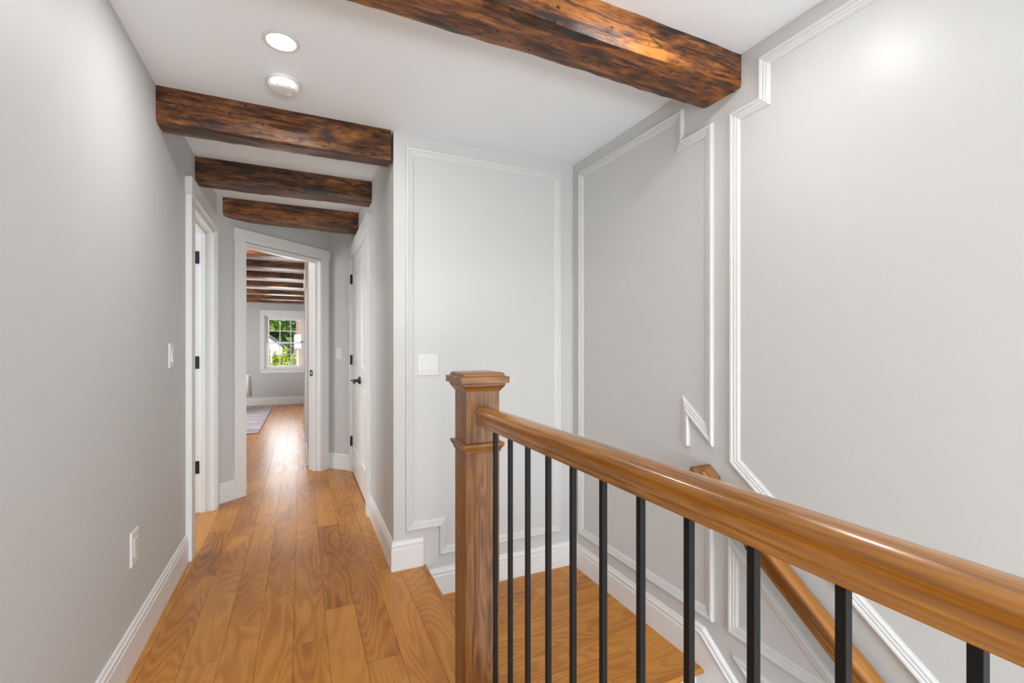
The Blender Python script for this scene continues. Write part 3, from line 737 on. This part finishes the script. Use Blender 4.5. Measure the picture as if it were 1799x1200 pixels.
downlight(1.06, .965, CZ, 2.5, 'recessed light above the stairwell, in front of the widest beam')
downlight(-.05, -.6, CZ, 2.6, 'unseen recessed fill light added in the hall ceiling nearest the rear opening')  # unseen fixture, added to fill the near hall
downlight(-.45, 4.85, 2.316 if False else 2.144, 4, 'recessed light just inside the bedroom doorway') if False else None
downlight(-.62, 4.93+.02, 2.144, 4.5, 'recessed light in the bedroom ceiling before its first beam', (1, .9, .78))
downlight(-1.2, 7.3, 2.144, 7, 'unseen recessed fill light added in the bedroom ceiling over the rug')  # unseen fixture, added to brighten the bedroom
sd = thing('smoke_detector', 'round white smoke detector on the hall ceiling in front of the beams', 'smoke detector', (-.067, 2.187, CZ))
M = Matrix.Translation((-.067, 2.187, CZ)) @ Matrix.Rotation(PI, 4, 'X')
bm = nb(); lathe(bm, [(0, -.001), (.069, 0), (.0695, .004), (.068, .012), (.064, .0135), (0, .0135)], M, 56); obj('mounting_base', bm, M_plastic, sd, smooth=True).modifiers.new('s', 'EDGE_SPLIT').split_angle = math.radians(40)
bm = nb(); lathe(bm, [(0, .013), (.060, .013), (.0635, .016), (.0635, .026), (.061, .034), (.055, .041), (.047, .0455), (.030, .0475), (0, .048)], M, 56)
obj('detector_body', bm, M_plastic, sd, smooth=True)
bm = nb()
for k in range(16):
    if k in (3, 4): continue
    box(bm, -.0045, .0045, .050, .0565, -.0005, .0015, M @ Matrix.Rotation(2*PI*k/16, 4, 'Z') @ Matrix.Translation((0, 0, .041)) )
obj('vents', bm, M_trim, sd)
bm = nb(); lathe(bm, [(0, .0478), (.012, .0478), (.012, .050), (.010, .051), (0, .051)], M @ Matrix.Translation((.022, -.018, -.0008)), 20); obj('test_button', bm, M_plastic, sd)

# ------------------------------------------------------------------ bedroom closet casing seen edge-on
d4 = thing('door_4', 'white cased opening in the bedroom wall just past the diagonal doorway', None, (.06, 6.4, 0), kind='structure')
bm = nb(); box(bm, .042, .062, 5.42, 5.51, 0, 2.01); box(bm, .042, .062, 7.24, 7.33, 0, 2.01); box(bm, .046, .16, 5.50, 5.515, 0, 2.01); obj('casing', bm, M_trim, d4, bevel=.001)
bm = nb(); box(bm, .036, .062, 5.40, 7.36, 2.008, 2.10); obj('header', bm, M_trim, d4, bevel=.001)

# ------------------------------------------------------------------ bedroom window
def glass():
    m = bpy.data.materials.new('window_glass'); m.use_nodes = True; t = m.node_tree; t.nodes.clear()
    out = N(t, 'ShaderNodeOutputMaterial'); tr = N(t, 'ShaderNodeBsdfTransparent'); gl = N(t, 'ShaderNodeBsdfGlossy'); gl.inputs['Roughness'].default_value = .02
    f = N(t, 'ShaderNodeFresnel'); f.inputs[0].default_value = 1.12; mx = N(t, 'ShaderNodeMixShader')
    t.links.new(f.outputs[0], mx.inputs[0]); t.links.new(tr.outputs[0], mx.inputs[1]); t.links.new(gl.outputs[0], mx.inputs[2]); t.links.new(mx.outputs[0], out.inputs[0])
    return m
M_glass = glass()
wn = thing('window_1', 'double hung bedroom window with six over six panes and garden view', None, ((wx0+wx1)/2, YB, wz0), kind='structure')
fB = lambda a, b, d: (a, YB-d, b)
def rb(bm, a0, a1, b0, b1, d0, d1): prism(bm, [(a0, b0), (a1, b0), (a1, b1), (a0, b1)], d0, d1, fB)
bm = nb(); rb(bm, -.745, wx0, .74, 1.93, -.002, .020); rb(bm, wx1, wx1+.08, .74, 1.93, -.002, .020); rb(bm, -.745, wx1+.08, 1.81, 1.93, -.002, .022)
obj('casing', bm, M_trim, wn, bevel=.001)
bm = nb(); rb(bm, -.757, wx1+.09, .725, .742, -.002, .035); obj('sill', bm, M_trim, wn, bevel=.002)
bm = nb(); rb(bm, -.735, wx1+.07, .645, .725, -.002, .016); obj('apron', bm, M_trim, wn, bevel=.001)
bm = nb(); rb(bm, wx0, wx0+.022, wz0, wz1, -.13, .002); rb(bm, wx1-.022, wx1, wz0, wz1, -.13, .002); rb(bm, wx0, wx1, wz1-.022, wz1, -.13, .002); rb(bm, wx0, wx1, wz0, wz0+.012, -.13, .002)
obj('window_frame', bm, M_trim, wn)
gx0, gx1 = -.593, .010
def sash(z0, z1, d, zg0, zg1):
    bm = nb()
    rb(bm, wx0+.022, gx0, z0, z1, d-.035, d); rb(bm, gx1, wx1-.022, z0, z1, d-.035, d); rb(bm, gx0, gx1, z0, zg0, d-.035, d); rb(bm, gx0, gx1, zg1, z1, d-.035, d)
    s = obj('sash', bm, M_trim, wn, bevel=.0015)
    bm = nb()
    for k in (1, 2): x = gx0+(gx1-gx0)*k/3; rb(bm, x-.007, x+.007, zg0, zg1, d-.026, d-.008)
    zc = (zg0+zg1)/2; rb(bm, gx0, gx1, zc-.007, zc+.007, d-.0255, d-.0085)
    obj('muntins', bm, M_trim, s)
    bm = nb(); rb(bm, gx0, gx1, zg0, zg1, d-.019, d-.016); obj('pane', bm, M_glass, s)
    return s
sash(.752, 1.272, -.006, .795, 1.248); sash(1.250, 1.788, -.043, 1.280, 1.735)
bm = nb(); rb(bm, -.02, .05, 1.272, 1.285, -.045, -.015); tube(bm, [(.0, YB+.03, 1.29), (.03, YB+.03, 1.292), (.045, YB+.025, 1.29)], .012, 8)
obj('sash_lock', bm, M_steel, wn)

# ------------------------------------------------------------------ rug and armchair
def rug_mat():
    m, t, p = mat('ikat_rug_weave'); tc = N(t, 'ShaderNodeTexCoord')
    mp = N(t, 'ShaderNodeMapping'); mp.inputs['Scale'].default_value = (2.2, 3.2, 1); t.links.new(tc.outputs['Object'], mp.inputs['Vector'])
    n = N(t, 'ShaderNodeTexNoise'); n.inputs['Scale'].default_value = 1.2; n.inputs['Detail'].default_value = 3; t.links.new(mp.outputs[0], n.inputs['Vector'])
    wv = N(t, 'ShaderNodeTexWave', wave_type='BANDS', bands_direction='Y', wave_profile='TRI'); wv.inputs['Scale'].default_value = .55; wv.inputs['Distortion'].default_value = 7; wv.inputs['Detail'].default_value = 2; wv.inputs['Detail Scale'].default_value = 1.6
    t.links.new(mp.outputs[0], wv.inputs['Vector'])
    r = ramp(t, [(.30, (.30, .27, .34)), (.45, (.50, .40, .42)), (.60, (.66, .50, .47)), (.8, (.62, .56, .54))])
    t.links.new(wv.outputs['Fac'], r.inputs[0]); t.links.new(r.outputs[0], p.inputs['Base Color']); p.inputs['Roughness'].default_value = .95
    return m
bm = nb(); A = [(-2.9, 6.98), (-.525, 7.09), (-.505, 10.16), (-2.9, 10.1)]
prism(bm, A, .001, .013, lambda a, b, d: (a, b, d))
rg = obj('area_rug', bm, rug_mat(), bevel=.003); tag(rg, 'pale pink and lilac patterned rug on the bedroom floor under the armchair', 'rug')
ac = thing('armchair', 'white upholstered armchair at the left edge of the bedroom doorway view', 'armchair', (-1.15, 9.3, .013))
def rounded(bm, cx, cy, rx, ry, z0, z1, a0, a1, th, seg=28, prof=5):
    """curved shell: arc wall with rounded top"""
    rows = []
    for i in range(seg+1):
        a = a0+(a1-a0)*i/seg; row = []
        for (rr, zz) in [(0, z0), (0, z1-.03), (.008, z1-.01), (.03, z1), (th-.03, z1), (th-.008, z1-.01), (th, z1-.03), (th, z0)]:
            row.append(bm.verts.new((cx+(rx-rr)*math.cos(a), cy+(ry-rr)*math.sin(a), zz)))
        rows.append(row)
    for A_, B_ in zip(rows, rows[1:]):
        for j in range(7): bm.faces.new([A_[j], A_[j+1], B_[j+1], B_[j]])
        bm.faces.new([A_[7], A_[0], B_[0], B_[7]])
    bm.faces.new(rows[0]); bm.faces.new(rows[-1][::-1])
bm = nb(); rounded(bm, -1.15, 9.45, .35, .36, .29, .675, -.45, PI+.45, .085); obj('backrest', bm, M_fabric, ac, smooth=True)
bm = nb(); lathe(bm, [(0, .28), (.25, .28), (.265, .30), (.265, .37), (.25, .40), (.2, .41), (0, .415)], Matrix.Translation((-1.15, 9.40, 0)), 40); obj('seat_cushion', bm, M_fabric, ac, smooth=True)
for q in (-.25, .75, 1.25, .25):
    a = PI*q; cx_, cy_ = -1.15+.30*math.cos(a), 9.45+.30*math.sin(a)
    bm = nb(); box(bm, cx_-.03, cx_+.03, cy_-.03, cy_+.03, .013, .31); obj('leg', bm, M_fabric, ac, bevel=.01)

# ------------------------------------------------------------------ outside the window
def leafmat(name, c1, c2):
    m, t, p = mat(name); tc = N(t, 'ShaderNodeTexCoord'); n = N(t, 'ShaderNodeTexNoise'); n.inputs['Scale'].default_value = 2.5; n.inputs['Detail'].default_value = 3
    t.links.new(tc.outputs['Object'], n.inputs['Vector']); r = ramp(t, [(.35, c1), (.65, c2)]); t.links.new(n.outputs[0], r.inputs[0]); t.links.new(r.outputs[0], p.inputs['Base Color'])
    p.inputs['Roughness'].default_value = .6; return m
M_leaf = leafmat('maple_leaves', (.10, .20, .03), (.32, .46, .09)); M_leafy = leafmat('yellow_green_shrub', (.18, .26, .03), (.46, .50, .07)); M_bark = paint('bark', (.30, .20, .15), .9, .5, 30)
M_house = paint('white_siding', (.80, .80, .80), .6, .05, 20); M_grass = leafmat('lawn', (.10, .18, .03), (.22, .32, .07)); M_roof = paint('grey_shingles', (.10, .10, .11), .8, .3, 40)
def foliage(bm, cx, cy, cz, rx, ry, rz, n, size, rg_):
    for _ in range(n):
        while True:
            v = Vector((rg_.uniform(-1, 1), rg_.uniform(-1, 1), rg_.uniform(-1, 1)))
            if .25 < v.length < 1: break
        k = 1+.25*noise.noise(v*2.3+Vector((cx, cy, cz)))
        c = Vector((cx+v.x*rx*k, cy+v.y*ry*k, cz+v.z*rz*k))
        a = Vector((rg_.gauss(0, 1), rg_.gauss(0, 1), rg_.gauss(0, .6))).normalized()*size*rg_.uniform(.6, 1.3)
        b = a.cross(Vector((rg_.gauss(0, 1), rg_.gauss(0, 1), rg_.gauss(0, 1)))).normalized()*size*.55
        bm.faces.new([bm.verts.new(c-a), bm.verts.new(c+b), bm.verts.new(c+a), bm.verts.new(c-b)])
rg2 = random.Random(3)
GZ = -3.0
bm = nb(); box(bm, -25, 25, 11, 60, GZ-.1, GZ); g_ = struct('ground', bm, M_grass)
def tree(name, label, x, y, trunk_h, cr, n, size, m, trunk_r=.14, lean=0):
    t = thing(name, label, 'tree', (x, y, GZ), 'trees outside the bedroom window')
    bm = nb(); tube(bm, [(x, y, GZ), (x+lean*.3, y, GZ+trunk_h*.5), (x+lean, y, GZ+trunk_h)], trunk_r, 10, [1.2, 1, .6]); obj('trunk', bm, M_bark, t)
    bm = nb()
    for (dx, dy, dz, rx, rz) in cr: foliage(bm, x+dx, y+dy, dz, rx, rx, rz, n//len(cr), size, rg2)
    obj('foliage', bm, m, t)
    return t
tree('leafy_tree', 'large bright green tree filling the upper left window panes', -2.2, 33.0, 6, [(0, 0, 4.6, 2.3, 2.2), (1.0, .4, 3.4, 1.4, 1.2), (-1.3, .5, 3.0, 1.5, 1.3), (1.2, .6, 5.2, 1.3, 1.2)], 7000, .17, M_leaf)
tree('leafy_tree', 'darker green tree right of the white house, seen in the middle window panes', -.25, 27.5, 4.5, [(0, 0, 3.9, .75, .9), (.1, .2, 5.0, .8, .8), (.1, .0, 2.9, .8, .9), (.9, .2, 4.2, 1.0, 1.5)], 5200, .12, leafmat('dark_leaves', (.03, .08, .02), (.14, .24, .05)))
bm = nb(); foliage(bm, -.9, 37.0, .6, 4.2, 1.6, 4.4, 15000, .30, rg2); hd = obj('hedge', bm, leafmat('hedge_leaves', (.06, .14, .03), (.20, .32, .07))); tag(hd, 'tall dense green hedge behind every tree outside the bedroom window', 'hedge')
t_ = thing('tree_trunk', 'brown tree trunk with flaking bark at the window right edge', 'tree', (-.05, 19.8, GZ))
bm = nb(); tube(bm, [(-.05, 19.8, GZ), (-.04, 19.8, 0), (-.05, 19.8, 1.5), (-.07, 19.8, 6)], .13, 12, [1.2, 1, .95, .7]); o = obj('trunk', bm, paint('pale_bark', (.27, .18, .13), .9, .6, 25), t_)
for i, (x, y, h, r) in enumerate([(-.95, 16.4, 3.95, .15), (-.77, 17.0, 3.66, .22), (-.64, 17.6, 3.60, .22), (-.50, 18.2, 3.82, .24), (-.24, 18.8, 3.56, .22)]):
    bm = nb()
    for k in range(9):
        f = k/8; foliage(bm, x, y, GZ+.3+h*f*.9, r*(1.15-.75*f**2), r*(1.15-.75*f**2), h*.12, 480, .055, rg2)
    o = obj('arborvitae', bm, M_leafy); tag(o, 'yellow-green pointed shrub in the lower window panes, ' + ['leftmost of the row', 'second from the left', 'the middle one of five', 'second from the right', 'rightmost of the row'][i], 'shrub', 'shrubs outside the bedroom window')
hs = thing('neighbor_house', 'white gabled house seen between trees through the window left panes', 'house', (-2.4, 24.5, GZ))
bm = nb(); prism(bm, [(-4.0, GZ), (-.80, GZ), (-.80, 1.18), (-2.35, 2.40), (-4.0, 1.1)], 24.5, 26.3, lambda a, b, d: (a, d, b)); obj('wall', bm, M_house, hs)
bm = nb(); prism(bm, [(-4.3, .90), (-2.35, 2.44), (-.50, .99), (-.50, 1.07), (-2.35, 2.54), (-4.3, 1.0)], 24.3, 26.5, lambda a, b, d: (a, d, b)); obj('roof', bm, M_roof, hs)
bx = thing('white_box', 'small white box on a post in front of the trunk at the window right', 'box', (-.09, 15.6, GZ))
bm = nb(); box(bm, -.185, .005, 15.52, 15.70, 1.13, 1.56); o = obj('box', bm, M_house, bx, bevel=.01)
bm = nb(); box(bm, -.11, -.07, 15.59, 15.63, GZ, 1.13); obj('post', bm, M_house, bx)
